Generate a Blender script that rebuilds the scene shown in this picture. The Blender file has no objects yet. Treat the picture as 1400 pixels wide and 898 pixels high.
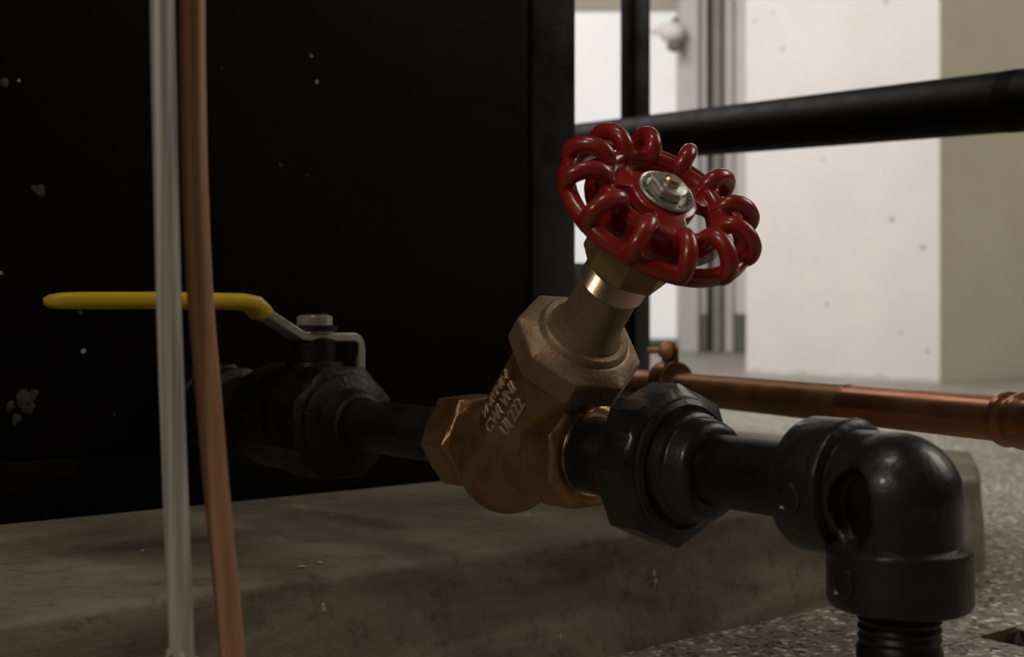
import bpy, bmesh, math, random
from mathutils import Vector, Matrix, noise
random.seed(7)
PI = math.pi
scene = bpy.context.scene
COL = scene.collection

# ------------------------------------------------------------------ camera
# level camera a hand's breadth above the floor; floor is z = 0
CZ = 0.24
F = 1750.0                       # focal length in pixels of a 1400 px wide frame
cam_d = bpy.data.cameras.new('camera')
cam_d.sensor_width = 36.0
cam_d.lens = F / 1400.0 * 36.0
cam_d.shift_y = -19.0 / 1400.0   # horizon at y = 430 of 898
cam_d.clip_start = 0.02
cam_d.dof.use_dof = True
cam_d.dof.focus_distance = 0.68
cam_d.dof.aperture_fstop = 11.0
cam = bpy.data.objects.new('camera', cam_d)
cam.location = (0, 0, CZ)
cam.rotation_euler = (PI / 2, 0, 0)
COL.objects.link(cam)
scene.camera = cam

# ------------------------------------------------------------------ world, lamps, exposure
w = bpy.data.worlds.new('world')
scene.world = w
w.use_nodes = True
bgn = w.node_tree.nodes['Background']
bgn.inputs[0].default_value = (1.0, 0.86, 0.68, 1)
bgn.inputs[1].default_value = 0.016


def area(name, loc, target, size, power, col):
    l = bpy.data.lights.new(name, 'AREA')
    l.shape = 'RECTANGLE'
    l.size, l.size_y = size
    l.energy = power
    l.color = col
    o = bpy.data.objects.new(name, l)
    o.location = loc
    o.rotation_euler = (Vector(target) - Vector(loc)).to_track_quat('-Z', 'Y').to_euler()
    COL.objects.link(o)
    return o


# ceiling lamps of the lit room beyond the equipment, one weak lamp over the aisle, and added lights
area('ceiling_lamp_far', (-1.3, 3.3, 2.6), (0.9, 4.9, -0.3), (1.4, 1.4), 106, (1.0, 0.94, 0.90))
area('fill_light_back', (0.2, 6.5, 2.9), (0.9, 7.3, 0.0), (1.2, 0.6), 30, (1.0, 0.96, 0.92))  # unseen fill light, added to brighten the door frame and far floor
area('ceiling_lamp_right', (3.6, 2.0, 2.7), (2.6, 3.4, 0.0), (2.4, 1.8), 70, (1.0, 0.93, 0.80))
area('ceiling_lamp_aisle', (-0.30, 0.05, 2.4), (0.0, 0.7, 0.2), (0.5, 0.25), 6.0, (1.0, 0.86, 0.70))
area('unseen_lamp_left', (-1.25, -1.1, 1.65), (0.0, 0.7, 0.25), (0.28, 0.28), 9.0, (1.0, 0.87, 0.72))  # unseen lamp put in to light tubes, brass and lever from the left front

vs = scene.view_settings
vs.view_transform = 'Standard'
vs.look = 'None'
vs.exposure = 0.0
vs.gamma = 1.0
vs.use_curve_mapping = False

# ------------------------------------------------------------------ axes of the place
U = Vector((0.6225, -0.7827, 0)).normalized()     # the pipe run, out of the cabinet and towards the camera
V = Vector((-U.y, U.x, 0))                        # along the cabinet front, away to the right
Z = Vector((0, 0, 1))
PIPE0 = Vector((-0.064, 0.80, CZ - 0.073))


def run(s):
    return PIPE0 + U * s


def at(px, py, d):
    return Vector(((px - 700) / F * d, d, CZ + (430 - py) / F * d))


def uv(u, v, z):
    """point from its distances along U and V"""
    return U * u + V * v + Z * z


# ------------------------------------------------------------------ materials
MATS = {}


def nd(nt, kind, **kw):
    n = nt.nodes.new(kind)
    for k, v in kw.items():
        if k.startswith('i_'):
            n.inputs[k[2:].replace('_', ' ')].default_value = v
        else:
            setattr(n, k, v)
    return n


def ramp(nt, fac, stops, interp='LINEAR'):
    r = nt.nodes.new('ShaderNodeValToRGB')
    r.color_ramp.interpolation = interp
    el = r.color_ramp.elements
    while len(el) < len(stops):
        el.new(0.5)
    for e, (p, c) in zip(el, stops):
        e.position = p
        e.color = c if len(c) == 4 else (*c, 1)
    nt.links.new(fac, r.inputs[0])
    return r


def mat(name, c1, c2=None, rough=(0.4, 0.5), metal=0.0, scale=30, bump=0.0, bscale=200, coat=0.0,
        spec=0.5, detail=4, stretch=(1, 1, 1)):
    m = bpy.data.materials.new(name)
    m.use_nodes = True
    nt = m.node_tree
    b = nt.nodes['Principled BSDF']
    tc = nd(nt, 'ShaderNodeTexCoord')
    mp = nd(nt, 'ShaderNodeMapping')
    mp.inputs['Scale'].default_value = stretch
    nt.links.new(tc.outputs['Object'], mp.inputs[0])
    n1 = nd(nt, 'ShaderNodeTexNoise', i_Scale=scale, i_Detail=detail, i_Roughness=0.6)
    nt.links.new(mp.outputs[0], n1.inputs['Vector'])
    r = ramp(nt, n1.outputs[0], [(0.32, c1), (0.68, c2 or c1)])
    nt.links.new(r.outputs[0], b.inputs['Base Color'])
    mr = nd(nt, 'ShaderNodeMapRange')
    mr.inputs[1].default_value = 0.3
    mr.inputs[2].default_value = 0.7
    mr.inputs[3].default_value = rough[0]
    mr.inputs[4].default_value = rough[1]
    nt.links.new(n1.outputs[0], mr.inputs[0])
    nt.links.new(mr.outputs[0], b.inputs['Roughness'])
    b.inputs['Metallic'].default_value = metal
    b.inputs['Coat Weight'].default_value = coat
    b.inputs['Coat Roughness'].default_value = 0.08
    b.inputs['Specular IOR Level'].default_value = spec
    if bump:
        n2 = nd(nt, 'ShaderNodeTexNoise', i_Scale=bscale, i_Detail=3.0)
        nt.links.new(mp.outputs[0], n2.inputs['Vector'])
        bp = nd(nt, 'ShaderNodeBump', i_Strength=bump, i_Distance=0.002)
        nt.links.new(n2.outputs[0], bp.inputs['Height'])
        nt.links.new(bp.outputs[0], b.inputs['Normal'])
    MATS[name] = m
    return m


mat('black_enamel', (0.006, 0.005, 0.004), (0.014, 0.012, 0.009), (0.28, 0.45), scale=25, bump=0.15, bscale=260, coat=0.1)
mat('panel_black', (0.0018, 0.0016, 0.0010), (0.0035, 0.003, 0.002), (0.5, 0.65), scale=25, bump=0.1, bscale=260, spec=0.10)
mat('worn_brass', (0.55, 0.42, 0.31), (0.66, 0.52, 0.40), (0.30, 0.42), metal=0.6, scale=80)
mat('black_fitting', (0.012, 0.0115, 0.010), (0.024, 0.022, 0.019), (0.30, 0.46), scale=40, bump=0.22, bscale=180, coat=0.15)
mat('black_pipe', (0.007, 0.0065, 0.005), (0.015, 0.0135, 0.011), (0.34, 0.48), scale=40, bump=0.12, bscale=300, spec=0.4)
mat('rail_black', (0.003, 0.003, 0.002), (0.006, 0.005, 0.004), (0.5, 0.6), scale=40, bump=0.1, bscale=300, spec=0.05)
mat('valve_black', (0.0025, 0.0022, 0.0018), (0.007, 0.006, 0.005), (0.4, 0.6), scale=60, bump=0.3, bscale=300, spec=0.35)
mat('cast_brass', (0.30, 0.165, 0.068), (0.44, 0.275, 0.155), (0.30, 0.46), metal=0.85, scale=35, bump=0.18, bscale=420)
mat('dull_brass', (0.32, 0.22, 0.135), (0.40, 0.28, 0.18), (0.42, 0.58), metal=0.6, scale=50, bump=0.2, bscale=380)
mat('packing_brass', (0.40, 0.26, 0.10), (0.47, 0.32, 0.14), (0.36, 0.48), metal=0.65, scale=60, bump=0.12, bscale=300)
mat('bright_brass', (0.80, 0.55, 0.40), (0.88, 0.66, 0.50), (0.22, 0.32), metal=1.0, scale=80)
mat('red_enamel', (0.31, 0.017, 0.014), (0.37, 0.024, 0.019), (0.26, 0.36), scale=40, bump=0.06, bscale=200, coat=0.6)
mat('stamped_aluminium', (0.50, 0.48, 0.43), (0.62, 0.60, 0.54), (0.32, 0.46), metal=0.7, scale=160, bump=0.15, bscale=600)
mat('zinc_steel', (0.55, 0.54, 0.50), (0.70, 0.68, 0.63), (0.28, 0.42), metal=0.75, scale=80, bump=0.08, bscale=500)
mat('yellow_vinyl', (0.62, 0.40, 0.012), (0.70, 0.46, 0.02), (0.42, 0.5), scale=40, bump=0.05)
mat('copper', (0.42, 0.17, 0.085), (0.60, 0.27, 0.15), (0.22, 0.42), metal=0.9, scale=18, bump=0.05, stretch=(1, 1, 1))
mat('tarnished_copper', (0.17, 0.080, 0.028), (0.34, 0.165, 0.065), (0.32, 0.5), metal=0.75, scale=25, bump=0.08)
mat('soft_copper', (0.52, 0.255, 0.135), (0.64, 0.35, 0.21), (0.36, 0.5), metal=0.3, scale=300, stretch=(1, 1, 0.02))
mat('grey_tube', (0.34, 0.325, 0.29), (0.78, 0.755, 0.69), (0.36, 0.5), metal=0.2, scale=520, detail=1, stretch=(1, 1, 0.008))
mat('white_plaster', (0.80, 0.76, 0.735), (0.86, 0.825, 0.80), (0.8, 0.9), scale=3, bump=0.15, bscale=40, spec=0.2)
mat('plaster_chip', (0.40, 0.39, 0.37), (0.50, 0.49, 0.47), (0.85, 0.95), scale=40, spec=0.2)
mat('beige_plaster', (0.52, 0.48, 0.39), (0.56, 0.52, 0.43), (0.8, 0.9), scale=3, bump=0.1, bscale=40, spec=0.2)
mat('frame_light', (0.60, 0.59, 0.56), (0.66, 0.65, 0.62), (0.5, 0.6), scale=6)
mat('frame_mid', (0.26, 0.25, 0.22), (0.31, 0.30, 0.27), (0.5, 0.6), scale=6)
mat('frame_dark', (0.02, 0.019, 0.016), (0.03, 0.028, 0.024), (0.5, 0.6), scale=6)
mat('kick_grey', (0.14, 0.135, 0.115), (0.18, 0.17, 0.15), (0.5, 0.6), scale=6)
mat('dust_fleck', (0.30, 0.28, 0.24), (0.45, 0.43, 0.38), (0.8, 0.9), scale=90)
mat('dust_smear', (0.012, 0.011, 0.009), (0.06, 0.056, 0.047), (0.8, 0.9), scale=140)
mat('grout', (0.36, 0.34, 0.30), (0.55, 0.53, 0.48), (0.85, 0.95), scale=120, bump=0.5, bscale=300)
mat('rusty_steel', (0.09, 0.06, 0.03), (0.22, 0.12, 0.04), (0.6, 0.8), scale=60, bump=0.3)

# bright pane of the far window: daylight behind frosted glass
m = bpy.data.materials.new('daylight_glass')
m.use_nodes = True
b = m.node_tree.nodes['Principled BSDF']
b.inputs['Base Color'].default_value = (0.75, 0.75, 0.75, 1)
b.inputs['Emission Color'].default_value = (1.0, 0.965, 0.955, 1)
b.inputs['Emission Strength'].default_value = 0.36
b.inputs['Roughness'].default_value = 0.35
MATS['daylight_glass'] = m


def concrete():
    m = bpy.data.materials.new('stained_concrete')
    m.use_nodes = True
    nt = m.node_tree
    b = nt.nodes['Principled BSDF']
    tc = nd(nt, 'ShaderNodeTexCoord')
    n1 = nd(nt, 'ShaderNodeTexNoise', i_Scale=9.0, i_Detail=6.0, i_Roughness=0.62, i_Distortion=0.6)
    mp = nd(nt, 'ShaderNodeMapping')
    mp.inputs['Scale'].default_value = (0.6, 0.6, 2.2)
    nt.links.new(tc.outputs['Object'], mp.inputs[0])
    nt.links.new(mp.outputs[0], n1.inputs['Vector'])
    r1 = ramp(nt, n1.outputs[0], [(0.3, (0.115, 0.096, 0.070)), (0.5, (0.20, 0.172, 0.130)), (0.70, (0.33, 0.295, 0.235))])
    n2 = nd(nt, 'ShaderNodeTexNoise', i_Scale=70.0, i_Detail=4.0, i_Roughness=0.7)
    nt.links.new(tc.outputs['Object'], n2.inputs['Vector'])
    r2 = ramp(nt, n2.outputs[0], [(0.28, (0.55, 0.5, 0.45)), (0.45, (1, 1, 1)), (0.75, (1.15, 1.15, 1.15))])
    mx = nd(nt, 'ShaderNodeMix', data_type='RGBA', blend_type='MULTIPLY')
    mx.inputs[0].default_value = 0.8
    nt.links.new(r1.outputs[0], mx.inputs[6])
    nt.links.new(r2.outputs[0], mx.inputs[7])
    # rusty drips
    n3 = nd(nt, 'ShaderNodeTexNoise', i_Scale=5.0, i_Detail=3.0)
    mp3 = nd(nt, 'ShaderNodeMapping')
    mp3.inputs['Scale'].default_value = (3.0, 3.0, 0.5)
    nt.links.new(tc.outputs['Object'], mp3.inputs[0])
    nt.links.new(mp3.outputs[0], n3.inputs['Vector'])
    r3 = ramp(nt, n3.outputs[0], [(0.58, (0, 0, 0)), (0.75, (0.55, 0.55, 0.55))])
    mx2 = nd(nt, 'ShaderNodeMix', data_type='RGBA')
    nt.links.new(r3.outputs[0], mx2.inputs[0])
    nt.links.new(mx.outputs[2], mx2.inputs[6])
    mx2.inputs[7].default_value = (0.20, 0.145, 0.095, 1)
    nt.links.new(mx2.outputs[2], b.inputs['Base Color'])
    b.inputs['Roughness'].default_value = 0.75
    b.inputs['Specular IOR Level'].default_value = 0.3
    bp = nd(nt, 'ShaderNodeBump', i_Strength=0.35, i_Distance=0.003)
    nt.links.new(n2.outputs[0], bp.inputs['Height'])
    nt.links.new(bp.outputs[0], b.inputs['Normal'])
    MATS['stained_concrete'] = m


concrete()


def terrazzo():
    m = bpy.data.materials.new('terrazzo')
    m.use_nodes = True
    nt = m.node_tree
    b = nt.nodes['Principled BSDF']
    tc = nd(nt, 'ShaderNodeTexCoord')
    nw = nd(nt, 'ShaderNodeTexNoise', i_Scale=120.0, i_Detail=2.0)
    nt.links.new(tc.outputs['Object'], nw.inputs['Vector'])
    mxv = nd(nt, 'ShaderNodeMix', data_type='RGBA', blend_type='LINEAR_LIGHT')
    mxv.inputs[0].default_value = 0.006
    nt.links.new(tc.outputs['Object'], mxv.inputs[6])
    nt.links.new(nw.outputs['Color'], mxv.inputs[7])
    v1 = nd(nt, 'ShaderNodeTexVoronoi', i_Scale=185.0, i_Randomness=1.0)
    nt.links.new(mxv.outputs[2], v1.inputs['Vector'])
    sep = nd(nt, 'ShaderNodeSeparateColor')
    nt.links.new(v1.outputs['Color'], sep.inputs[0])
    cols = ramp(nt, sep.outputs[0], [(0.0, (0.03, 0.027, 0.02)), (0.17, (0.14, 0.13, 0.105)), (0.36, (0.29, 0.275, 0.24)),
                                     (0.58, (0.20, 0.175, 0.135)), (0.72, (0.46, 0.44, 0.39)), (0.87, (0.80, 0.77, 0.70))], 'CONSTANT')
    # chips shrink inside their cells, matrix shows between
    msk = ramp(nt, v1.outputs['Distance'], [(0.52, (1, 1, 1)), (0.62, (0, 0, 0))])
    mx = nd(nt, 'ShaderNodeMix', data_type='RGBA')
    nt.links.new(msk.outputs[0], mx.inputs[0])
    mx.inputs[6].default_value = (0.27, 0.25, 0.215, 1)
    nt.links.new(cols.outputs[0], mx.inputs[7])
    n3 = nd(nt, 'ShaderNodeTexNoise', i_Scale=4.0, i_Detail=4.0)
    nt.links.new(tc.outputs['Object'], n3.inputs['Vector'])
    r3 = ramp(nt, n3.outputs[0], [(0.3, (0.75, 0.73, 0.70)), (0.7, (1.1, 1.1, 1.1))])
    mx2 = nd(nt, 'ShaderNodeMix', data_type='RGBA', blend_type='MULTIPLY')
    mx2.inputs[0].default_value = 1.0
    nt.links.new(mx.outputs[2], mx2.inputs[6])
    nt.links.new(r3.outputs[0], mx2.inputs[7])
    nt.links.new(mx2.outputs[2], b.inputs['Base Color'])
    b.inputs['Roughness'].default_value = 0.5
    b.inputs['Specular IOR Level'].default_value = 0.35
    bp = nd(nt, 'ShaderNodeBump', i_Strength=0.25, i_Distance=0.001)
    nt.links.new(sep.outputs[1], bp.inputs['Height'])
    nt.links.new(bp.outputs[0], b.inputs['Normal'])
    MATS['terrazzo'] = m


terrazzo()

# ------------------------------------------------------------------ mesh helpers
ORIG = {}        # world origin of each object's local frame


def basis(axis, ref=None):
    a = Vector(axis).normalized()
    r = Vector(ref) if ref is not None else (Z if abs(a.z) < 0.9 else Vector((1, 0, 0)))
    x = (r - a * r.dot(a)).normalized()
    y = a.cross(x)
    return x, y, a


def rings(bm, rs, close=False, cap=True):
    vr = [[bm.verts.new(p) for p in r] for r in rs]
    n = len(vr[0])
    m = len(vr)
    for i in range(m if close else m - 1):
        a, b2 = vr[i], vr[(i + 1) % m]
        for j in range(n):
            bm.faces.new((a[j], a[(j + 1) % n], b2[(j + 1) % n], b2[j]))
    if cap and not close:
        bm.faces.new(list(reversed(vr[0])))
        bm.faces.new(vr[-1])
    return vr


def lathe(bm, origin, axis, prof, seg=48, ref=None, squash=1.0):
    """prof: list of (distance along axis, radius)"""
    x, y, a = basis(axis, ref)
    o = Vector(origin)
    rs = [[o + a * t + (x * math.cos(2 * PI * k / seg) + y * math.sin(2 * PI * k / seg) * squash) * max(r, 1e-5) for k in range(seg)] for t, r in prof]
    rings(bm, rs)


def poly_prism(bm, origin, axis, t0, t1, r, n=6, rot=0.0, ch=0.003, ref=None, cham0=True, cham1=True, seg=96):
    """nut-like prism whose two rims carry a round chamfer"""
    x, y, a = basis(axis, ref)
    o = Vector(origin)
    ri = r * math.cos(PI / n)

    def hexr(ang):
        q = (ang - rot) % (2 * PI / n) - PI / n
        return ri / math.cos(q)

    def ring(t, lim):
        out = []
        for k in range(seg):
            ang = 2 * PI * k / seg + rot
            rr = min(hexr(ang), lim)
            out.append(o + a * t + (x * math.cos(ang) + y * math.sin(ang)) * rr)
        return out

    rs = []
    lim0 = r - ch * 1.7
    if cham0:
        rs += [ring(t0, lim0 * 0.985), ring(t0 + ch * 0.35, lim0 + ch * 0.5)]
        rs += [ring(t0 + ch, r * 1.001)]
    else:
        rs += [ring(t0, r)]
    if cham1:
        rs += [ring(t1 - ch, r * 1.001), ring(t1 - ch * 0.35, lim0 + ch * 0.5), ring(t1, lim0 * 0.985)]
    else:
        rs += [ring(t1, r)]
    rings(bm, rs)


def tube(bm, pts, rad, seg=14, close=False, cap=True, squash=None, ref=None):
    """round tube along points; rad number or list"""
    pts = [Vector(p) for p in pts]
    n = len(pts)
    tang = []
    for i in range(n):
        if close:
            t = pts[(i + 1) % n] - pts[i - 1]
        else:
            t = pts[min(i + 1, n - 1)] - pts[max(i - 1, 0)]
        tang.append(t.normalized())
    x, y, _ = basis(tang[0], ref)
    rs = []
    for i in range(n):
        a = tang[i]
        if ref is not None:
            x = Vector(ref)
        x = (x - a * x.dot(a)).normalized()
        y = a.cross(x)
        r = rad[i] if isinstance(rad, (list, tuple)) else rad
        sq = squash or (1, 1)
        rs.append([pts[i] + (x * math.cos(2 * PI * k / seg) * sq[0] + y * math.sin(2 * PI * k / seg) * sq[1]) * r for k in range(seg)])
    rings(bm, rs, close, cap)


def torus(bm, c, axis, R, r, seg=72, s2=14, ref=None):
    x, y, a = basis(axis, ref)
    c = Vector(c)
    tube(bm, [c + (x * math.cos(2 * PI * k / seg) + y * math.sin(2 * PI * k / seg)) * R for k in range(seg)], r, s2, True)


def sphere(bm, c, r, seg=40, rg=24, axis=Z, scale=1.0):
    prof = [(-r * math.cos(PI * i / rg) * scale, r * math.sin(PI * i / rg)) for i in range(rg + 1)]
    lathe(bm, c, axis, prof, seg)


def box(bm, c, ax, half):
    """oriented box: ax three unit vectors, half three half sizes"""
    c = Vector(c)
    vsx = []
    for sx in (-1, 1):
        for sy in (-1, 1):
            for sz in (-1, 1):
                vsx.append(bm.verts.new(c + Vector(ax[0]) * half[0] * sx + Vector(ax[1]) * half[1] * sy + Vector(ax[2]) * half[2] * sz))
    for f in ((0, 1, 3, 2), (4, 6, 7, 5), (0, 4, 5, 1), (2, 3, 7, 6), (0, 2, 6, 4), (1, 5, 7, 3)):
        bm.faces.new([vsx[i] for i in f])


def uvbox(bm, u0, u1, v0, v1, z0, z1):
    box(bm, uv((u0 + u1) / 2, (v0 + v1) / 2, (z0 + z1) / 2), (U, V, Z), ((u1 - u0) / 2, (v1 - v0) / 2, (z1 - z0) / 2))


def finish(bm):
    bmesh.ops.recalc_face_normals(bm, faces=bm.faces)


def obj(name, bm, m, parent=None, smooth=35, bevel=0.0, mesh=None):
    """bm holds world coordinates; links ONE mesh object"""
    if mesh is None:
        finish(bm)
        if bevel:
            es = [e for e in bm.edges if e.is_manifold and e.calc_face_angle(0) > math.radians(40)]
            bmesh.ops.bevel(bm, geom=es, offset=bevel, segments=2, affect='EDGES', profile=0.5)
        mesh = bpy.data.meshes.new(name)
        bm.to_mesh(mesh)
        bm.free()
    o = bpy.data.objects.new(name, mesh)
    COL.objects.link(o)
    if m:
        mesh.materials.clear()
        mesh.materials.append(MATS[m])
    off = Vector((0, 0, 0))
    if parent is not None:
        o.parent = parent
        off = ORIG[parent]
        mesh.transform(Matrix.Translation(-off))
    else:
        c = sum((v.co for v in mesh.vertices), Vector()) / max(1, len(mesh.vertices))
        zmin = min(v.co.z for v in mesh.vertices)
        off = Vector((c.x, c.y, zmin))
        mesh.transform(Matrix.Translation(-off))
        o.location = off
    ORIG[o] = off
    if smooth:
        mesh.polygons.foreach_set('use_smooth', [True] * len(mesh.polygons))
        mesh.set_sharp_from_angle(angle=math.radians(smooth))
    return o


def tag(o, label=None, cat=None, group=None, kind=None):
    if label:
        o['label'] = label
    if cat:
        o['category'] = cat
    if group:
        o['group'] = group
    if kind:
        o['kind'] = kind
    return o


def thing(name, loc, label, cat, group=None, kind=None):
    o = bpy.data.objects.new(name, None)
    o.empty_display_size = 0.02
    o.location = loc
    COL.objects.link(o)
    ORIG[o] = Vector(loc)
    return tag(o, label, cat, group, kind)


def bake(bm, voxel, smooth_it=6, smooth_f=0.5):
    """cast body: overlapping closed shapes fused into one skin with soft fillets"""
    finish(bm)
    me = bpy.data.meshes.new('cast')
    bm.to_mesh(me)
    bm.free()
    t = bpy.data.objects.new('cast', me)
    COL.objects.link(t)
    r = t.modifiers.new('r', 'REMESH')
    r.mode = 'VOXEL'
    r.voxel_size = voxel
    s = t.modifiers.new('s', 'SMOOTH')
    s.factor = smooth_f
    s.iterations = smooth_it
    dg = bpy.context.evaluated_depsgraph_get()
    out = bpy.data.meshes.new_from_object(t.evaluated_get(dg))
    bpy.data.objects.remove(t)
    bpy.data.meshes.remove(me)
    return out


def thread_prof(t0, t1, r, pitch=0.0022, depth=0.0009):
    n = max(1, int(round((t1 - t0) / pitch)))
    p = []
    for i in range(n):
        a = t0 + (t1 - t0) * i / n
        p += [(a, r - depth), (a + pitch * 0.45, r)]
    p.append((t1, r - depth))
    return p


B = bmesh.new
# ------------------------------------------------------------------ setting: floor with a shallow recess
pc = Vector((0.3467, 0.953, 0))                               # corner of the recess on the floor
pu, pv = pc.dot(U), pc.dot(V)
bm = B()
us = [-12.0, pu, pu + 0.16, 3.0]
vv = [-6.0, pv, pv + 0.20, 9.0]
for i in range(3):
    for j in range(3):
        if i == 1 and j == 1:
            continue
        bm.faces.new([bm.verts.new(uv(a, c, 0)) for a, c in ((us[i], vv[j]), (us[i + 1], vv[j]), (us[i + 1], vv[j + 1]), (us[i], vv[j + 1]))])
bmesh.ops.remove_doubles(bm, verts=bm.verts, dist=1e-5)
for f in bm.faces:
    if f.normal.z < 0:
        f.normal_flip()
me = bpy.data.meshes.new('floor')
bm.to_mesh(me)
bm.free()
floor = bpy.data.objects.new('floor', me)
COL.objects.link(floor)
me.materials.append(MATS['terrazzo'])
ORIG[floor] = Vector()
tag(floor, 'speckled grey terrazzo floor around the concrete plinth', 'floor', kind='structure')
# recess: four sides and a bottom of rusty steel
bm = B()
D = 0.013
a0, a1, c0, c1 = pu, pu + 0.16, pv, pv + 0.20
cs = [(a0, c0), (a1, c0), (a1, c1), (a0, c1)]
top = [bm.verts.new(uv(a, c, 0.0)) for a, c in cs]
bot = [bm.verts.new(uv(a, c, -D)) for a, c in cs]
for i in range(4):
    bm.faces.new((top[i], top[(i + 1) % 4], bot[(i + 1) % 4], bot[i]))
bm.faces.new(bot)
me = bpy.data.meshes.new('floor_recess')
bm.to_mesh(me)
bm.free()
o = bpy.data.objects.new('floor_recess', me)
COL.objects.link(o)
o.parent = floor
me.materials.append(MATS['rusty_steel'])
ORIG[o] = Vector()
# cover slab lying in the recess with an open gap beside it
bm = B()
uvbox(bm, a0 + 0.003, a1 - 0.006, c0 + 0.045, c1 - 0.004, -D, 0.0015)
obj('recess_cover', bm, 'terrazzo', floor, bevel=0.002)
# joint line of the slab that runs on from the recess
bm = B()
uvbox(bm, pu - 0.0007, pu + 0.0007, pv - 0.06, pv, -0.0001, 0.0003)
obj('floor_joint', bm, 'rusty_steel', floor)

# ------------------------------------------------------------------ setting: pier, far wall, window, door frame
CORN = Vector((1.491, 4.468, 0))
cu, cv = CORN.dot(U), CORN.dot(V)
pier = thing('wall_pier', uv(cu - 0.5, cv + 0.6, 0), 'white plastered wall pier standing behind the black rail', 'wall', kind='structure')


bm = B()
uvbox(bm, cu - 0.88, cu, cv, cv + 1.6, 0, 3.2)
obj('pier_core', bm, 'white_plaster', pier, smooth=0)
# beige layer on the face that looks to the aisle on the right: a thin sheet with a ragged edge
bm = B()
N = 90
rows = []
for i in range(N + 1):
    z = 3.2 * i / N
    e = 0.012 + 0.010 * noise.noise(Vector((0, z * 9.0, 3.1))) + 0.006 * noise.noise(Vector((5, z * 31.0, 1.1)))
    rows.append((bm.verts.new(uv(cu + 0.004, cv + e, z)), bm.verts.new(uv(cu + 0.004, cv + 1.6, z)),
                 bm.verts.new(uv(cu - 0.002, cv + e, z)), bm.verts.new(uv(cu - 0.002, cv + 1.6, z))))
for i in range(N):
    a, c = rows[i], rows[i + 1]
    bm.faces.new((a[0], a[1], c[1], c[0]))
    bm.faces.new((a[2], a[0], c[0], c[2]))
    bm.faces.new((a[1], a[3], c[3], c[1]))
    bm.faces.new((a[3], a[2], c[2], c[3]))
bm.faces.new((rows[0][0], rows[0][2], rows[0][3], rows[0][1]))
bm.faces.new((rows[-1][0], rows[-1][1], rows[-1][3], rows[-1][2]))
obj('beige_face', bm, 'beige_plaster', pier, smooth=0)


def blob_patch(bm, c, ax, ay, r, thick, seed, n=18, irr=0.35):
    """thin irregular patch standing off a surface: ax, ay span the surface"""
    nrm = Vector(ax).cross(Vector(ay)).normalized()
    rs = []
    for k in range(n):
        a = 2 * PI * k / n
        q = r * (1 + irr * noise.noise(Vector((math.cos(a) * 1.6 + seed * 3.7, math.sin(a) * 1.6, seed))) * 1.6)
        rs.append(Vector(ax) * math.cos(a) * q + Vector(ay) * math.sin(a) * q)
    lo = [Vector(c) + p for p in rs]
    hi = [Vector(c) + p * 0.8 + nrm * thick for p in rs]
    rings(bm, [lo, hi])


def pier_hit(px, py):
    """point of the pier's white face (plane v = cv) under a place seen in the photograph"""
    d = Vector(((px - 700) / F, 1, (430 - py) / F))
    t = cv / d.dot(V)
    return Vector((0, 0, CZ)) + d * t


for i, (px, py, r) in enumerate([(1070, 67, 0.012), (1057, 17, 0.009), (1032, 30, 0.008), (1212, 3, 0.012), (1219, 300, 0.013),
                                 (1262, 338, 0.013), (1131, 416, 0.010), (1232, 455, 0.010), (1125, 218, 0.009), (1268, 480, 0.012)]):
    bm = B()
    blob_patch(bm, pier_hit(px, py) - V * 0.0005, -U, Z, r * 0.75, 0.003, i + 0.3)
    obj('plaster_chip', bm, 'plaster_chip', pier)
# grimy lower edge where the plaster meets the floor
bm = B()
lo, hi = [], []
N = 60
for i in range(N + 1):
    t = 0.88 * i / N
    h = 0.018 + 0.014 * noise.noise(Vector((t * 14, 0, 2))) + 0.007 * noise.noise(Vector((t * 50, 4, 2)))
    lo.append(uv(cu - t, cv - 0.002, 0.0))
    hi.append(uv(cu - t, cv - 0.002, max(h, 0.003)))
rs = []
va = [bm.verts.new(p) for p in lo]
vb = [bm.verts.new(p) for p in hi]
vc = [bm.verts.new(p + V * 0.003) for p in hi]
vd = [bm.verts.new(p + V * 0.003) for p in lo]
for i in range(N):
    for q, r_ in ((va, vb), (vb, vc), (vc, vd), (vd, va)):
        bm.faces.new((q[i], q[i + 1], r_[i + 1], r_[i]))
obj('worn_edge', bm, 'frame_light', pier, smooth=0)

# far wall (plain, wide) with the bright window
WY = 8.6


def fbox(bm, x0, x1, y0, y1, z0, z1):
    box(bm, ((x0 + x1) / 2, (y0 + y1) / 2, (z0 + z1) / 2), (Vector((1, 0, 0)), Vector((0, 1, 0)), Z), ((x1 - x0) / 2, (y1 - y0) / 2, (z1 - z0) / 2))


def X(px, d=8.4):
    return (px - 700) / F * d


def H(py, d=8.4):
    return CZ + (430 - py) / F * d


wb = thing('wall_back', (0.5, WY, 0), 'pale far wall around the bright window', 'wall', kind='structure')
bm = B(); fbox(bm, -3.0, X(740, WY), WY, WY + 0.15, 0, 3.2); obj('wall_section', bm, 'white_plaster', wb, smooth=0)
bm = B(); fbox(bm, X(932, WY), 6.5, WY, WY + 0.15, 0, 3.2); obj('wall_section', bm, 'white_plaster', wb, smooth=0)
bm = B(); fbox(bm, X(740, WY), X(932, WY), WY, WY + 0.15, 2.29, 3.2); obj('wall_section', bm, 'beige_plaster', wb, smooth=0)
bm = B(); fbox(bm, X(740, WY), X(932, WY), WY, WY + 0.15, 0, H(464, WY)); obj('wall_section', bm, 'frame_light', wb, smooth=0)
win = thing('window_1', (X(836, WY), WY, H(464, WY)), 'tall bright frosted window in the far wall', 'window', kind='structure')
bm = B(); fbox(bm, X(740, WY), X(932, WY), WY + 0.05, WY + 0.07, H(464, WY), 2.29); obj('pane', bm, 'daylight_glass', win, smooth=0)
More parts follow.
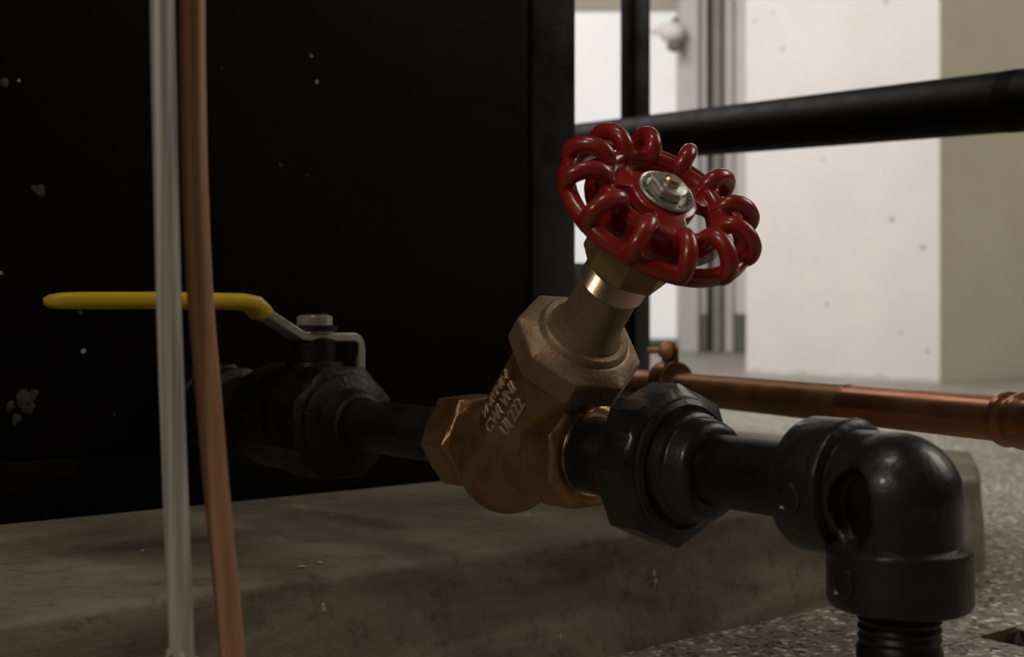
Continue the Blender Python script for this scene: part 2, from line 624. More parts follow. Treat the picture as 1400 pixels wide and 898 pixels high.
bm = B(); fbox(bm, X(735, WY), X(936, WY), WY - 0.10, WY + 0.05, H(470, WY), H(463, WY)); obj('sill', bm, 'kick_grey', win, smooth=0, bevel=0.006)

# door frame between window and pier: metal profiles side by side
door = thing('door_1', (X(970), 8.3, 0), 'grey metal door frame between bright window and white pier', 'door', kind='structure')
for nm, x0, x1, y0, y1, z0, z1, m_ in [
        ('jamb', 926, 949, 8.20, 8.45, 0, 3.0, 'frame_light'),
        ('stile', 949, 962, 8.26, 8.40, 0, 3.0, 'frame_light'),
        ('gap_seal', 961.5, 970.5, 8.28, 8.38, 0, 3.0, 'frame_dark'),
        ('stile', 970.5, 981, 8.26, 8.40, 0, 3.0, 'frame_mid'),
        ('rebate', 981, 986, 8.32, 8.42, 0, 3.0, 'kick_grey'),
        ('jamb', 986, 996, 8.22, 8.45, 0, 3.0, 'frame_light')]:
    bm = B(); fbox(bm, X(x0), X(x1), y0, y1, z0, z1); obj(nm, bm, m_, door, smooth=0, bevel=0.004)
for x0, x1 in ((949.5, 961), (996.5, 1030)):
    bm = B(); fbox(bm, X(x0), X(x1), 8.235, 8.258, 0.012, H(429)); obj('kick_plate', bm, 'kick_grey', door, smooth=0)
bm = B(); fbox(bm, X(996), X(1030), 8.258, 8.40, 0, 3.0); obj('door_leaf', bm, 'white_plaster', door, smooth=0)

# small pale fixture on the jamb, high up
fx = thing('wall_fixture', at(918, 72, 8.15), 'small pale round fixture with dark base high on the jamb', 'fixture')
bm = B(); sphere(bm, at(919, 44, 8.12), 0.068, 24, 14, axis=Vector((1, 0, 0)), scale=1.25); obj('body', bm, 'white_plaster', fx)
bm = B(); lathe(bm, at(923, 60, 8.12), Z, [(-0.05, 0.02), (-0.035, 0.05), (0.0, 0.055), (0.012, 0.04)], 20); obj('base', bm, 'kick_grey', fx)
bm = B(); tube(bm, [at(919, 44, 8.12), at(905, 40, 8.13), at(890, 43, 8.14)], [0.03, 0.028, 0.022], 12); obj('arm', bm, 'white_plaster', fx)
bm = B(); tube(bm, [at(922, 40, 8.12), at(924, 24, 8.12)], [0.03, 0.018], 12); obj('cap', bm, 'kick_grey', fx)
bm = B(); tube(bm, [at(922, 44, 8.14), at(930, 44, 8.24)], 0.024, 12); obj('mount', bm, 'frame_light', fx)

# ------------------------------------------------------------------ concrete plinth
PU, PV1, PT = -0.667, 1.104, CZ - 0.154
bm = B()
PE = 1.29                                             # the right end; its front corner is rounded in plan
vl = [-0.55 + (1.08 + 0.55) * j / 100 for j in range(101)] + [1.08 + (PE - 1.08) * j / 24 for j in range(1, 25)]
rws = []
for v in vl:
    q = max(0.0, (v - 1.08) / (PE - 1.08))
    sh = 0.145 * (math.sqrt(q * q + 0.01) - 0.1)
    fu = PU - sh
    prof = [(-1.75 + (1.75 + fu - 0.007) * i / 13, PT) for i in range(14)]
    prof += [(fu - 0.007 + 0.007 * math.sin(PI / 2 * i / 7), PT - 0.007 + 0.007 * math.cos(PI / 2 * i / 7)) for i in range(1, 7)]
    prof += [(fu + 0.006 * i / 11, (PT - 0.007) * (1 - i / 11)) for i in range(12)]
    r_ = []
    for n_, (u_, z_) in enumerate(prof):
        k = noise.noise(Vector((u_ * 9, v * 9, z_ * 9))) * 0.0022 + noise.noise(Vector((u_ * 40, v * 25, z_ * 40))) * 0.0009
        if n_ < 11 or z_ < 0.004:
            k = 0
        r_.append(bm.verts.new(uv(u_ + (k if n_ >= 14 else 0), v, z_ + (k if n_ < 20 else 0))))
    rws.append(r_)
for j in range(len(vl) - 1):
    for i in range(len(rws[0]) - 1):
        bm.faces.new((rws[j][i], rws[j][i + 1], rws[j + 1][i + 1], rws[j + 1][i]))
for rr, v in ((rws[0], vl[0]), (rws[-1], vl[-1])):
    bm.faces.new(rr + [bm.verts.new(uv(-1.75, v, 0))])
bmesh.ops.holes_fill(bm, edges=[e for e in bm.edges if e.is_boundary], sides=0)
plinth = obj('concrete_plinth', bm, 'stained_concrete', smooth=40)
tag(plinth, 'low stained concrete plinth under the black cabinet', 'plinth')
for i, (u_, v_, r_) in enumerate([(-0.690, 0.385, 0.0022), (-0.694, 0.40, 0.0014), (-0.85, 0.50, 0.002), (-0.76, 0.62, 0.0016), (-0.80, 0.33, 0.0015)]):
    bm = B()
    blob_patch(bm, uv(u_, v_, PT + 0.0006), U, V, r_, 0.0006, i * 2.3 + 0.2)
    obj('paint_fleck', bm, 'grout', plinth)
for i, (v_, z_, r_) in enumerate([(0.385, 0.066, 0.0016), (0.66, 0.052, 0.0016), (0.661, 0.046, 0.0014), (0.57, 0.02, 0.0013)]):
    bm = B()
    blob_patch(bm, uv(PU + 0.0035, v_, z_), V, Z * 1.8, r_, 0.0008, i * 1.3 + 0.6)
    obj('paint_fleck', bm, 'grout', plinth)

# ------------------------------------------------------------------ black equipment cabinet
CU, CV1 = -0.9675, 0.852
cab = thing('equipment_cabinet', uv(CU - 0.25, 0.3, PT + 0.003), 'large black sheet metal cabinet standing on the concrete plinth', 'cabinet')
ZB = PT + 0.001
bm = B(); uvbox(bm, CU - 0.5, CU - 0.002, -0.45, 0.792, ZB + 0.046, 1.75); obj('panel', bm, 'panel_black', cab, bevel=0.0015)
bm = B(); uvbox(bm, CU - 0.5, CU, 0.7955, CV1, ZB, 1.75); obj('corner_post', bm, 'black_enamel', cab, bevel=0.003)
bm = B(); uvbox(bm, CU - 0.5, CU + 0.002, -0.45, 0.7945, ZB, ZB + 0.0445); obj('base_rail', bm, 'panel_black', cab, bevel=0.0015)
panel = [c for c in cab.children if c.name.startswith('panel')][0]


def cab_hit(px, py):
    d = Vector(((px - 700) / F, 1, (430 - py) / F))
    t = (CU - 0.002) / d.dot(U)
    return Vector((0, 0, CZ)) + d * t


for i, (px, py, r, m_) in enumerate([(33, 545, 0.0060, 'dust_smear'), (38, 558, 0.0050, 'dust_smear'), (24, 572, 0.0030, 'dust_smear'), (45, 540, 0.0040, 'dust_smear'), (55, 263, 0.0045, 'dust_smear'), (48, 257, 0.003, 'dust_smear'), (6, 113, 0.0035, 'dust_smear'),
                                     (114, 480, 0.0018, 'dust_fleck'), (110, 428, 0.002, 'dust_smear'), (26, 110, 0.0012, 'dust_fleck'),
                                     (433, 112, 0.0016, 'dust_fleck'), (426, 77, 0.0013, 'dust_fleck'), (383, 226, 0.0017, 'dust_smear'),
                                     (420, 240, 0.0014, 'dust_smear'), (303, 93, 0.0014, 'dust_smear'), (1, 373, 0.0016, 'dust_fleck'),
                                     (156, 567, 0.0013, 'dust_smear'), (20, 578, 0.002, 'dust_smear'), (14, 556, 0.0035, 'dust_smear')]):
    bm = B()
    blob_patch(bm, cab_hit(px, py), V, Z, r, 0.0005, i * 1.7 + 0.9, irr=0.45)
    obj('dust_mark', bm, m_, panel)

# ------------------------------------------------------------------ guard rail behind the valve
pL, pR = Vector((0.238, 1.60, CZ + 0.228)), Vector((0.484, 1.21, CZ + 0.2026))
dr = (pR - pL)
pP = Vector((0.171, 1.775, 0))
rail = thing('guard_rail', (pP.x, pP.y, PT), 'black steel guard rail with round top tube and square post', 'rail')
bm = B(); tube(bm, [pL - dr * 2.5, pL - dr * 0.2, pL, pR, pR + dr * 1.0], 0.0295, 32); obj('top_rail', bm, 'rail_black', rail)
bm = B(); box(bm, pP + Z * (0.6 + PT), (U, V, Z), (0.0150, 0.0150, 0.6)); obj('post', bm, 'black_enamel', rail, bevel=0.002)
for t_, zb in ((-2.42, 0.0), (1.95, 0.0)):                 # further posts beyond the picture
    q = pL + dr * t_
    bm = B(); box(bm, Vector((q.x, q.y, (q.z + zb) / 2)), (U, V, Z), (0.015, 0.015, (q.z - zb) / 2)); obj('post', bm, 'black_enamel', rail, bevel=0.002)
bm = B(); box(bm, pP - V * 0.197 + Z * ((PT + 0.309) / 2), (U, V, Z), (0.004, 0.178, (0.309 - PT) / 2)); obj('infill_plate', bm, 'black_enamel', rail, bevel=0.001)
k = (1391 - 960) / 440
cpt = pL + dr * k
bm = B(); lathe(bm, cpt, dr, [(-0.008, 0.0294)] + thread_prof(-0.0075, 0.012, 0.0299, 0.0024, 0.0006) + [(0.013, 0.0294)], 40)
obj('coupling_thread', bm, 'rail_black', rail)

# ------------------------------------------------------------------ copper line behind
qa, qb = at(930, 531, 1.16), at(1365, 572, 0.807)
dc = (qb - qa)
LC = dc.length
SEAM = 0.625
dcn = dc.normalized()
cop = thing('copper_pipe', qa - Z * 0.0143, 'horizontal copper pipe with soldered coupling behind the black elbow', 'pipe')
bm = B(); tube(bm, [qa - dcn * 0.475, qa - dcn * 0.12, qa, qa + dc * SEAM], 0.0143, 36); obj('tarnished_tube', bm, 'tarnished_copper', cop)
bm = B(); lathe(bm, qa + dc * (SEAM - 0.004), dcn, [(0, 0.0143), (0.0, 0.0150), (0.0015, 0.0151), (0.003, 0.0146)], 36); obj('solder_ring', bm, 'copper', cop)
bm = B(); tube(bm, [qa + dc * SEAM, qa + dc * 0.8, qb + dcn * 0.02], 0.0145, 36); obj('bright_tube', bm, 'copper', cop)
bm = B(); lathe(bm, qb + dcn * 0.004, dcn, [(0, 0.0145), (0.001, 0.0166), (0.004, 0.0176), (0.008, 0.0172), (0.0105, 0.0160), (0.013, 0.0164), (0.016, 0.0178),
                                         (0.020, 0.0180), (0.024, 0.0168), (0.030, 0.0166), (0.08, 0.0166), (0.081, 0.0145)], 40)
obj('coupling', bm, 'copper', cop)

# clamp round the copper line
cl0 = at(916, 519, 1.178)
cl = thing('pipe_clamp', cl0 - Z * 0.0165, 'small brown pipe clamp with a screw holding the copper pipe', 'clamp')
bm = B(); lathe(bm, cl0, dcn, [(-0.011, 0.0146), (-0.011, 0.0168), (-0.009, 0.0174), (0.009, 0.0174), (0.011, 0.0168), (0.011, 0.0146)], 40); obj('band', bm, 'tarnished_copper', cl)
bm = B(); torus(bm, cl0 + dcn * 0.0115, dcn, 0.0168, 0.0009, 48, 8); obj('band_lip', bm, 'bright_brass', cl)
bm = B()
ear = []
lat = dcn.cross(Z).normalized()
for k in range(25):
    a = PI * k / 24
    ear.append(cl0 + Z * (0.0265 + 0.0085 * math.sin(a)) + dcn * (0.0115 * math.cos(a)))
ear = [cl0 + Z * 0.013 + dcn * 0.0135] + ear + [cl0 + Z * 0.013 - dcn * 0.0135]
rings(bm, [[p - lat * 0.002 for p in ear], [p + lat * 0.002 for p in ear]])
obj('ear', bm, 'tarnished_copper', cl, bevel=0.0006)
sc = cl0 + Z * 0.027
sd = (lat * (1 if lat.y < 0 else -1) - dcn * 0.0).normalized()
side = Vector((-1, -0.15, 0)).normalized()
bm = B(); lathe(bm, sc + side * -0.006, side, [(0, 0.0075), (0.004, 0.0085), (0.010, 0.0085), (0.013, 0.0065), (0.016, 0.006)], 24); obj('boss', bm, 'soft_copper', cl)
bm = B(); lathe(bm, sc + side * 0.009, side, [(0, 0.0028)] + thread_prof(0.001, 0.0125, 0.0031, 0.0014, 0.0005), 18); obj('screw', bm, 'soft_copper', cl)

# ------------------------------------------------------------------ ball valve with yellow lever
bv = thing('ball_valve', run(-0.15) - Z * 0.04, 'black ball valve with yellow lever handle in front of the cabinet', 'valve')
bm = B()
lathe(bm, run(-0.262), U, [(0, 0.022), (0, 0.030), (0.003, 0.032), (0.03, 0.032), (0.034, 0.026), (0.06, 0.028), (0.075, 0.034), (0.09, 0.038), (0.135, 0.038), (0.15, 0.036), (0.16, 0.030)], 48)
obj('body', bm, 'valve_black', bv)
bm = B(); poly_prism(bm, run(-0.30), U, 0, 0.034, 0.036, 8, PI / 8, 0.003); obj('rear_nut', bm, 'valve_black', bv)
hexc = run(-0.128)
bm = B(); poly_prism(bm, hexc, U, 0, 0.052, 0.0405, 8, PI / 8, 0.004); obj('end_nut', bm, 'valve_black', bv)
bm = B(); lathe(bm, run(-0.078), U, [(0, 0.030), (0.0, 0.0335), (0.004, 0.033), (0.007, 0.029), (0.009, 0.024), (0.013, 0.0225), (0.020, 0.021), (0.022, 0.0185), (0.022, 0.0165)], 48)
obj('end_collar', bm, 'valve_black', bv)
S0 = run(-0.118)                                        # stem foot on the axis
topz = 0.0405
bm = B(); lathe(bm, S0 + Z * 0.034, Z, [(-0.004, 0.020), (0.004, 0.020), (0.006, 0.0195), (0.007, 0.0145), (0.022, 0.0145), (0.0235, 0.012), (0.027, 0.012), (0.0275, 0.0155), (0.031, 0.0155), (0.032, 0.010), (0.040, 0.0085)], 32)
obj('packing_gland', bm, 'valve_black', bv)
# lever strip: heights read along -V
sp = S0 + Z * 0.0
LZ = CZ + (430 - 461) / F * 0.892 - S0.z                # height of the flat above the pipe axis
GZ = CZ + (430 - 412) / F * 0.84 - S0.z
path = [(-0.0345, LZ - 0.028, 0.0065), (-0.0345, LZ - 0.010, 0.0070), (-0.0335, LZ - 0.0045, 0.0075), (-0.031, LZ - 0.0015, 0.0085), (-0.027, LZ, 0.0105), (0.006, LZ, 0.0125), (0.014, LZ + 0.001, 0.011),
        (0.019, LZ + 0.004, 0.0105), (0.040, GZ - 0.008, 0.0105), (0.046, GZ - 0.002, 0.0105), (0.060, GZ, 0.0105), (0.175, GZ, 0.0105)]


def strip(bm, pts, th):
    rs = []
    for i, (t, h, hw) in enumerate(pts):
        p = sp - V * t + Z * h
        a = pts[max(0, i - 1)]
        c = pts[min(len(pts) - 1, i + 1)]
        tg = Vector((c[0] - a[0], c[1] - a[1])).normalized()
        nn = (-V) * (-tg.y) + Z * tg.x
        e = th * 0.3
        rs.append([p + U * x + nn * y for x, y in ((hw - e, th), (hw, th - e), (hw, -th + e), (hw - e, -th), (-hw + e, -th), (-hw, -th + e), (-hw, th - e), (-hw + e, th))])
    rings(bm, rs)


bm = B(); strip(bm, path, 0.0029); lever = obj('lever', bm, 'zinc_steel', bv, smooth=30)
# vinyl grip, rounded tip
gp = [(0.0405, GZ - 0.0088, 0.0118, 0.0052), (0.043, GZ - 0.006, 0.0125, 0.0056), (0.048, GZ - 0.0015, 0.0128, 0.0056), (0.058, GZ, 0.0128, 0.0057), (0.11, GZ + 0.0005, 0.0128, 0.0056), (0.165, GZ, 0.0125, 0.0054),
      (0.176, GZ - 0.0002, 0.0115, 0.0050), (0.182, GZ - 0.0005, 0.0090, 0.0042), (0.1855, GZ - 0.0007, 0.0055, 0.0028), (0.1868, GZ - 0.0008, 0.002, 0.0010)]
bm = B()
rs = []
for i, (t, h, hw, hh) in enumerate(gp):
    p = sp - V * t + Z * h
    a, c = gp[max(0, i - 1)], gp[min(len(gp) - 1, i + 1)]
    tg = Vector((c[0] - a[0], c[1] - a[1])).normalized()
    nn = (-V) * (-tg.y) + Z * tg.x
    ring = []
    for k in range(24):
        an = 2 * PI * k / 24
        cx, sx = math.cos(an), math.sin(an)
        ring.append(p + U * hw * math.copysign(abs(cx) ** 0.5, cx) + nn * hh * math.copysign(abs(sx) ** 0.6, sx))
    rs.append(ring)
rings(bm, rs)
obj('grip', bm, 'yellow_vinyl', lever, smooth=50)
bm = B(); poly_prism(bm, S0 + Z * (LZ + 0.0027), Z, 0.0015, 0.0128, 0.0125, 6, 0.35, 0.0014); obj('lever_nut', bm, 'zinc_steel', bv)
bm = B(); lathe(bm, S0 + Z * (LZ + 0.0027), Z, [(0, 0.0132), (0.0016, 0.0132), (0.0022, 0.011)], 32); obj('washer', bm, 'zinc_steel', bv)

# ------------------------------------------------------------------ black pipe nipple between ball valve and brass valve
bm = B(); lathe(bm, run(-0.075), U, [(0, 0.0160), (0.001, 0.0167), (0.13, 0.0167), (0.131, 0.016)], 40)
o = obj('steel_pipe', bm, 'black_pipe')
tag(o, 'black steel pipe between the ball valve and the brass valve', 'pipe', 'black steel pipes of the run')

# ------------------------------------------------------------------ brass Y-pattern globe valve
YO = run(0.109)                                                 # crossing of bonnet axis and pipe axis
HC = at(907.5, 268.5, 0.600)                       # middle of the handwheel
Bx = (HC - YO).normalized()                                     # bonnet axis
LH = (HC - YO).length
Bup = (Z - Bx * Z.dot(Bx)).normalized()
gv = thing('globe_valve', YO - Z * 0.045, 'brass angled globe valve with scalloped red handwheel', 'valve')
bm = B()
lathe(bm, run(0.060), U, [(0, 0.0215), (0.018, 0.0245), (0.050, 0.0265), (0.085, 0.0235), (0.100, 0.022)], 64)
sphere(bm, YO - Bx * 0.016, 0.0285, 56, 36)
lathe(bm, YO - Bx * 0.016, Bx, [(0, 0.0285), (0.03, 0.0285), (0.055, 0.0280), (0.088, 0.0275)], 64)
body = obj('body', None, 'cast_brass', gv, smooth=80, mesh=bake(bm, 0.0011, 9, 0.5))
# casting seam along the lower side
# octagonal / hexagonal ends
bm = B(); poly_prism(bm, run(0.050), U, 0, 0.028, 0.0290, 6, PI / 6 + 0.05, 0.0035); obj('hex_end', None, 'cast_brass', gv, smooth=80, mesh=bake(bm, 0.0008, 4, 0.5))
bm = B()
poly_prism(bm, run(0.141), U, 0, 0.030, 0.0300, 8, PI / 8, 0.003)
obj('hex_end', None, 'cast_brass', gv, smooth=80, mesh=bake(bm, 0.0008, 4, 0.5))
bm = B(); lathe(bm, run(0.1705), U, [(0, 0.0190), (0.0, 0.0218), (0.0012, 0.0214), (0.0012, 0.0190)], 48); obj('thread_lip', bm, 'bright_brass', gv)
# bonnet
bm = B(); poly_prism(bm, YO, Bx, 0.066, 0.0910, 0.0350, 8, math.radians(17), 0.0055, ref=Bup); obj('bonnet_nut', None, 'dull_brass', gv, smooth=80, mesh=bake(bm, 0.0009, 4, 0.5))
bm = B(); lathe(bm, YO, Bx, [(0.0885, 0.0255), (0.093, 0.0240), (0.0942, 0.0225), (0.0942, 0.0195), (0.0930, 0.0190)], 48); obj('bonnet_ring', bm, 'dull_brass', gv)
bm = B(); lathe(bm, YO, Bx, [(0.092, 0.0205), (0.096, 0.0190), (0.100, 0.0165), (0.108, 0.0157), (0.1255, 0.0155), (0.126, 0.0163), (0.140, 0.0163)], 48)
obj('stem_guide', bm, 'dull_brass', gv)
bm = B(); lathe(bm, YO, Bx, [(0.1258, 0.0160)] + thread_prof(0.1262, 0.1405, 0.0172, 0.0017, 0.0008), 48); obj('thread', bm, 'bright_brass', gv)
bm = B(); poly_prism(bm, YO, Bx, 0.1365, 0.166, 0.0228, 8, math.radians(8), 0.0045, ref=Bup)
lathe(bm, YO, Bx, [(0.164, 0.019), (0.169, 0.0175), (0.171, 0.012)], 40)
obj('packing_nut', None, 'packing_brass', gv, smooth=80, mesh=bake(bm, 0.0007, 5, 0.5))
bm = B(); lathe(bm, YO, Bx, [(0.165, 0.0065), (LH - 0.003, 0.0060), (LH + 0.0060, 0.0040), (LH + 0.0105, 0.0040), (LH + 0.0113, 0.0030)], 24); obj('stem', bm, 'bright_brass', gv)

# raised casting letters on the left flank of the bonnet branch


def text_mesh(body_, size, depth):
    c = bpy.data.curves.new('letters', 'FONT')
    c.body = body_
    c.size = size
    c.extrude = depth
    c.bevel_depth = depth * 0.35
    c.bevel_resolution = 1
    c.resolution_u = 3
    t = bpy.data.objects.new('letters', c)
    COL.objects.link(t)
    dg = bpy.context.evaluated_depsgraph_get()
    dg.update()
    me_ = bpy.data.meshes.new_from_object(t.evaluated_get(dg))
    bpy.data.objects.remove(t)
    return me_


# angular reference: direction across the branch that points to the camera's left
acr = Bx.cross(Bup).normalized()
if acr.x > 0:
    acr = -acr
for txt, t0, ang0, sz in (('VNKMN', 0.0175, 10, 0.0098), ('CWI VNI', 0.0175, -11, 0.0096), ('UI 222', 0.0265, -30, 0.0096)):
    me_ = text_mesh(txt, sz, 0.0005)
    for v_ in me_.vertices:
        x_, y_, z_ = v_.co
        # reading direction runs up the branch, letter tops turn away over the back
        ang = math.radians(ang0) + (y_) / 0.0285
        r_ = 0.0281 + z_
        dirn = acr * math.cos(ang) + Bup * math.sin(ang)
        v_.co = YO + Bx * (t0 + x_) + dirn * r_
    obj('casting_letters', None, 'worn_brass', body, smooth=30, mesh=me_)

# ---- handwheel
WX, WY_, WZ = basis(Bx, Bup)                               # WX points up the slope, WY across


def W(r, ang, h):
    return HC + (WX * math.cos(ang) + WY_ * math.sin(ang)) * r + Bx * h


RI, RO = 0.0300, 0.0460
HI, HO = -0.0020, -0.0085
bm = B()
# dished web with three windows: build as rings of a lathe with gaps
seg = 96
radii = [(0.0060, 0.000), (0.012, -0.0005), (0.017, -0.002), (0.0215, -0.004), (0.0255, -0.0045), (0.0300, -0.0035)]
TH2 = 0.0030
gaps = [(math.radians(g), math.radians(34)) for g in (105, 345, 225)]


def in_gap(ri, ang):
    if ri not in (2, 3):
        return False
    for g, hw in gaps:
        d_ = (ang - g + PI) % (2 * PI) - PI
        if abs(d_) < hw:
            return True
    return False


topv = [[bm.verts.new(W(r, 2 * PI * k / seg, h + TH2)) for k in range(seg)] for r, h in radii]
botv = [[bm.verts.new(W(r, 2 * PI * k / seg, h - TH2)) for k in range(seg)] for r, h in radii]
nr = len(radii)
solid = [[not in_gap(i, 2 * PI * (k + 0.5) / seg) for k in range(seg)] for i in range(nr - 1)]
for i in range(nr - 1):
    for k in range(seg):
        if not solid[i][k]:
            continue
        k2 = (k + 1) % seg
        bm.faces.new((topv[i][k], topv[i + 1][k], topv[i + 1][k2], topv[i][k2]))
        bm.faces.new((botv[i][k], botv[i][k2], botv[i + 1][k2], botv[i + 1][k]))
        for (a_, c_, kk, ii) in ((k, k, (k - 1) % seg, i), (k2, k2, (k + 1) % seg, i)):
            if not solid[ii][kk]:
                bm.faces.new((topv[i][a_], topv[i + 1][a_], botv[i + 1][a_], botv[i][a_]))
        if i == 0 or not solid[i - 1][k]:
            bm.faces.new((topv[i][k], topv[i][k2], botv[i][k2], botv[i][k]))
        if i == nr - 2 or not solid[i + 1][k]:
            bm.faces.new((topv[i + 1][k], topv[i + 1][k2], botv[i + 1][k2], botv[i + 1][k]))
lathe(bm, HC, Bx, [(-0.014, 0.0085), (-0.013, 0.0105), (-0.002, 0.012), (0.001, 0.0115)], 40)
wheel = obj('handwheel', None, 'red_enamel', gv, smooth=80, mesh=bake(bm, 0.0007, 5, 0.5))
bm = B()
rs = []
for k in range(seg):
    a_ = 2 * PI * k / seg
    pr = [(RI + 0.0010, HO - 0.0030), (RI - 0.0030, HI - 0.0030), (RI - 0.0038, HI + 0.001), (RI - 0.0025, HI + 0.0040), (RI + 0.0005, HI + 0.0050), (RI + 0.0032, HI + 0.0036),
          (RI + 0.0040, HI + 0.0005), (RI + 0.0042, HI - 0.0035), (RI + 0.0062, HO - 0.0020), (RI + 0.0050, HO - 0.0042)]
    rs.append([W(r, a_, h) for r, h in pr])
rings(bm, rs, close=True)
obj('inner_rim', bm, 'red_enamel', wheel, smooth=80)
bm = B(); torus(bm, HC + Bx * HO, Bx, RO, 0.0044, 96, 16); obj('outer_rim', bm, 'red_enamel', wheel, smooth=80)
# twelve arched finger ribs; one mesh shared
prof = [(RI, HI), (RI + 0.0010, HI + 0.0035), (RI + 0.0040, HI + 0.0068), (RI + 0.0085, HI + 0.0075), (RI + 0.0135, HI + 0.0058), (RO + 0.0020, HI + 0.0015), (RO + 0.0025, HO + 0.003), (RO, HO)]


def catmull(pts, n=5):
    out = []
    for i in range(len(pts) - 1):
        p0 = Vector(pts[max(0, i - 1)]); p1 = Vector(pts[i]); p2 = Vector(pts[i + 1]); p3 = Vector(pts[min(len(pts) - 1, i + 2)])
        for k in range(n):
            t = k / n
            out.append(0.5 * ((2 * p1) + (p2 - p0) * t + (2 * p0 - 5 * p1 + 4 * p2 - p3) * t * t + (3 * p1 - p0 - 3 * p2 + p3) * t ** 3))
    out.append(Vector(pts[-1]))
    return out


cp = catmull([(a_, 0, c_) for a_, c_ in prof], 5)
bm = B()
tube(bm, cp, [0.0046 - 0.0004 * math.sin(PI * i / (len(cp) - 1)) for i in range(len(cp))], 14, squash=(1.0, 1.0), ref=(0, 1, 0))
finish(bm)
rib_me = bpy.data.meshes.new('finger_rib')
bm.to_mesh(rib_me)
bm.free()
rib_me.materials.append(MATS['red_enamel'])
rib_me.polygons.foreach_set('use_smooth', [True] * len(rib_me.polygons))
MW = Matrix((WX, WY_, WZ)).transposed().to_4x4()
MW.translation = HC - ORIG[wheel]
RIB0 = 16.0
for k in range(12):
    o = bpy.data.objects.new('finger_rib', rib_me)
    COL.objects.link(o)
    o.parent = wheel
    o.matrix_local = MW @ Matrix.Rotation(math.radians(RIB0 + 30 * k), 4, 'Z')
# identification disc with raised marks, nut on the stem end
bm = B(); lathe(bm, HC, Bx, [(0.0022, 0.0132), (0.0026, 0.0143), (0.0034, 0.0144), (0.0040, 0.0138), (0.0036, 0.0132), (0.0034, 0.0085), (0.0034, 0.004)], 64); disc = obj('identification_disc', bm, 'stamped_aluminium', wheel)
bm = B()
rr = random.Random(4)
for k in range(34):
    a_ = 2 * PI * k / 34
    if k % 9 == 8:
        continue
    rad_ = (WX * math.cos(a_) + WY_ * math.sin(a_))
    tan_ = (-WX * math.sin(a_) + WY_ * math.cos(a_))
    c_ = HC + rad_ * 0.0117 + Bx * 0.0036
    kind = rr.randrange(3)
    box(bm, c_ - tan_ * 0.0005, (rad_, tan_, Bx), (0.0011, 0.00022, 0.0004))
    if kind == 0:
        box(bm, c_ + tan_ * 0.0005, (rad_, tan_, Bx), (0.0011, 0.00022, 0.0004))
    elif kind == 1:
        box(bm, c_ + rad_ * 0.0009, (rad_, tan_, Bx), (0.00022, 0.0007, 0.0004))
    else:
        box(bm, c_, (rad_, tan_, Bx), (0.00022, 0.0006, 0.0004))
o = obj('stamped_marks', bm, 'frame_mid', disc, smooth=0)
o['kind'] = 'stuff'
bm = B(); poly_prism(bm, HC, Bx, 0.0034, 0.0082, 0.0096, 6, math.radians(5), 0.0010, ref=Bup); obj('wheel_nut', bm, 'stamped_aluminium', wheel)

# ------------------------------------------------------------------ black union
un = thing('pipe_union', run(0.215) - Z * 0.042, 'black iron pipe union with big hexagonal nut beside the brass valve', 'union')
bm = B(); lathe(bm, run(0.166), U, [(0, 0.017), (0, 0.0190), (0.002, 0.0200), (0.034, 0.0205), (0.040, 0.024), (0.050, 0.026)], 48); obj('tail_piece', bm, 'black_fitting', un)
bm = B(); poly_prism(bm, run(0.210), U, 0, 0.026, 0.0398, 8, 0.0, 0.004); obj('union_nut', bm, 'black_fitting', un)
bm = B(); lathe(bm, run(0.2365), U, [(-0.001, 0.020), (-0.001, 0.0330), (0.001, 0.0325), (0.0022, 0.0300), (0.0014, 0.0285)], 56); obj('nut_lip', bm, 'black_fitting', un)
bm = B(); lathe(bm, run(0.234), U, [(0, 0.022), (0.0, 0.0275), (0.008, 0.0268), (0.0105, 0.0262), (0.0115, 0.0245), (0.0125, 0.0240), (0.020, 0.0232), (0.0225, 0.0215), (0.0235, 0.0190), (0.0235, 0.0165)], 56)
obj('shoulder', bm, 'black_fitting', un)

bm = B(); lathe(bm, run(0.240), U, [(0, 0.0160), (0.001, 0.0170), (0.088, 0.0170), (0.089, 0.016)], 40)
o = obj('steel_pipe', bm, 'black_pipe')
tag(o, 'short black steel pipe between the union and the elbow', 'pipe', 'black steel pipes of the run')

# ------------------------------------------------------------------ black elbow
EC = run(0.3563)
el = thing('pipe_elbow', EC - Z * 0.046, 'glossy black pipe elbow turning down to the floor', 'elbow')
RB = 0.012                                             # bend radius
pts = [EC - U * 0.042]
pts += [EC - U * (RB + 0.006)]
for i in range(13):
    a_ = PI / 2 * i / 12
    pts.append(EC - U * RB - Z * RB + U * RB * math.sin(a_) + Z * RB * math.cos(a_))
pts += [EC - Z * (RB + 0.006), EC - Z * 0.042]
bm = B()
tube(bm, pts, 0.0250, 48, ref=V)
sphere(bm, EC - U * 0.002 - Z * 0.002, 0.0272, 48, 30)
me_ = bake(bm, 0.0010, 8, 0.5)
for v_ in me_.vertices:                                # oval hollow pressed into the flank
    q = v_.co - EC
    sv = -q.dot(V)
    if sv > 0:
        a_ = (q.dot(U) + 0.0065) / 0.0105
        c_ = (q.z + 0.0045) / 0.0150
        e = math.sqrt(a_ * a_ + c_ * c_)
        if e < 1.15:
            k = min(1.0, max(0.0, (1.15 - e) / 0.34))
            k = k * k * (3 - 2 * k)
            v_.co += V * 0.0070 * k
bend = obj('bend', None, 'black_fitting', el, smooth=80, mesh=me_)
me_.materials.append(MATS['valve_black'])              # near-black colour stands in for shade inside the hollow
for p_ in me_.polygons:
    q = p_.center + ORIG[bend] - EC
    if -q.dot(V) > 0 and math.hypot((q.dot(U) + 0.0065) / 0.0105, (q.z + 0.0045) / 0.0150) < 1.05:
        p_.material_index = 1
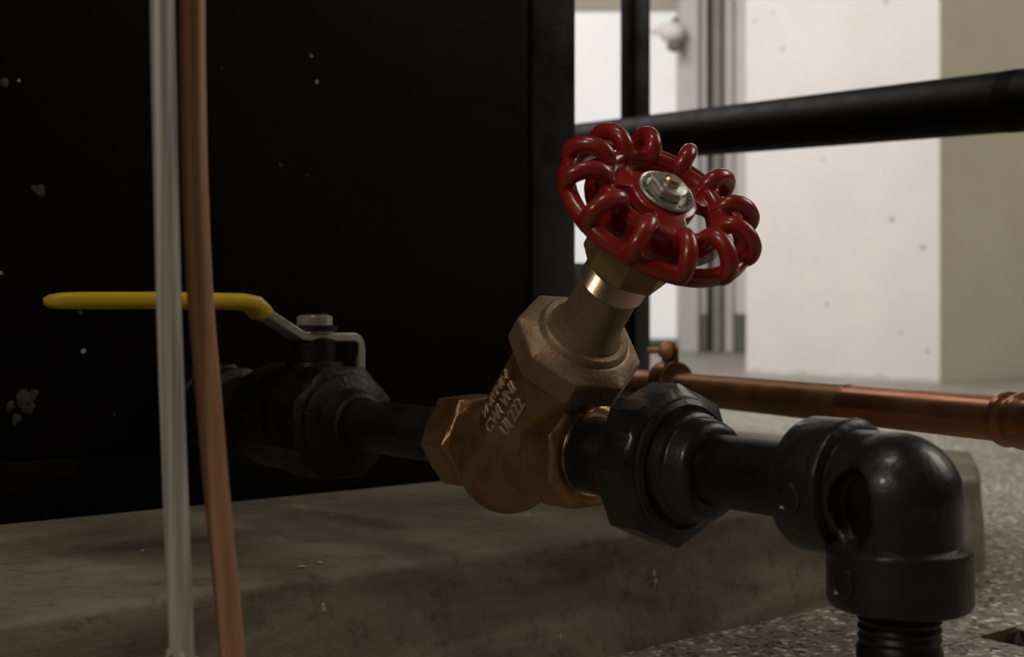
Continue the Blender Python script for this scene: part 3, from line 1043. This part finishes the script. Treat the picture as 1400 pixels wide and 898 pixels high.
for (o_, ax) in ((EC, -U), (EC, -Z)):
    bm = B()
    lathe(bm, o_, ax, [(0.0195, 0.0245), (0.0205, 0.0270), (0.0215, 0.0287), (0.0235, 0.0295), (0.0260, 0.0290), (0.0270, 0.0291), (0.0425, 0.0291), (0.0450, 0.0280), (0.0460, 0.0262), (0.0460, 0.0165)], 64)
    col = obj('collar', bm, 'black_fitting', el)
    bd = (-V * 0.96 + (Z * -0.10 if ax == -U else U * -0.25)).normalized()
    c_ = o_ + ax * 0.0345 + bd * 0.0283
    bm = B(); lathe(bm, c_, bd, [(0, 0.0072), (0.0014, 0.0070), (0.0019, 0.0062), (0.0019, 0.0050), (0.0008, 0.0043), (0.0008, 0.001)], 28); obj('boss', bm, 'black_fitting', col)

bm = B(); lathe(bm, EC - Z * 0.040, -Z, [(0, 0.0158)] + thread_prof(0.005, 0.020, 0.0168, 0.0040, 0.0009) + [(0.023, 0.0172), (EC.z - 0.040, 0.0172)], 48)
o = obj('steel_pipe', bm, 'black_pipe')
tag(o, 'vertical black steel pipe rising from the floor into the elbow', 'pipe', 'black steel pipes of the run')

# ------------------------------------------------------------------ two thin tubes in the foreground
DG = 0.45


def spath(pts, d, n=10):
    return catmull([tuple(at(px, py, d)) for px, py in pts], n)


bm = B(); tube(bm, spath([(196, -3400), (212, -1200), (219, -250), (222, 0), (226, 200), (231, 420), (238, 620), (244, 780), (249, 900), (256, 1270), (258, 1362)], DG), 0.0043, 24)
gt = obj('grey_tube', bm, 'grey_tube', smooth=60)
tag(gt, 'thin pale grey tube standing upright in front of the cabinet', 'tube')
bm = B()
rq = random.Random(11)
sc_ = spath([(248, 880), (249, 900), (250, 915)], DG, 3)
for k in range(11):
    a_ = 2 * PI * k / 11 + rq.uniform(-0.2, 0.2)
    c_ = sc_[rq.randrange(2, 5)] + Vector((math.cos(a_), math.sin(a_), 0)) * 0.0047
    sphere(bm, c_, rq.uniform(0.0010, 0.0021), 10, 7, axis=Vector((rq.uniform(-1, 1), rq.uniform(-1, 1), 1)), scale=rq.uniform(0.6, 1.2))
obj('sealant_crumbs', bm, 'grout', gt)
bm = B(); tube(bm, spath([(250, -3300), (259, -1200), (263, -250), (263, 0), (264, 120), (267, 260), (274, 410), (285, 540), (297, 680), (309, 800), (318, 900), (346, 1250), (352, 1338)], DG + 0.012), 0.0046, 24)
ct = obj('copper_tube', bm, 'soft_copper', smooth=60)
tag(ct, 'thin bent copper tube beside the pale grey tube', 'tube')
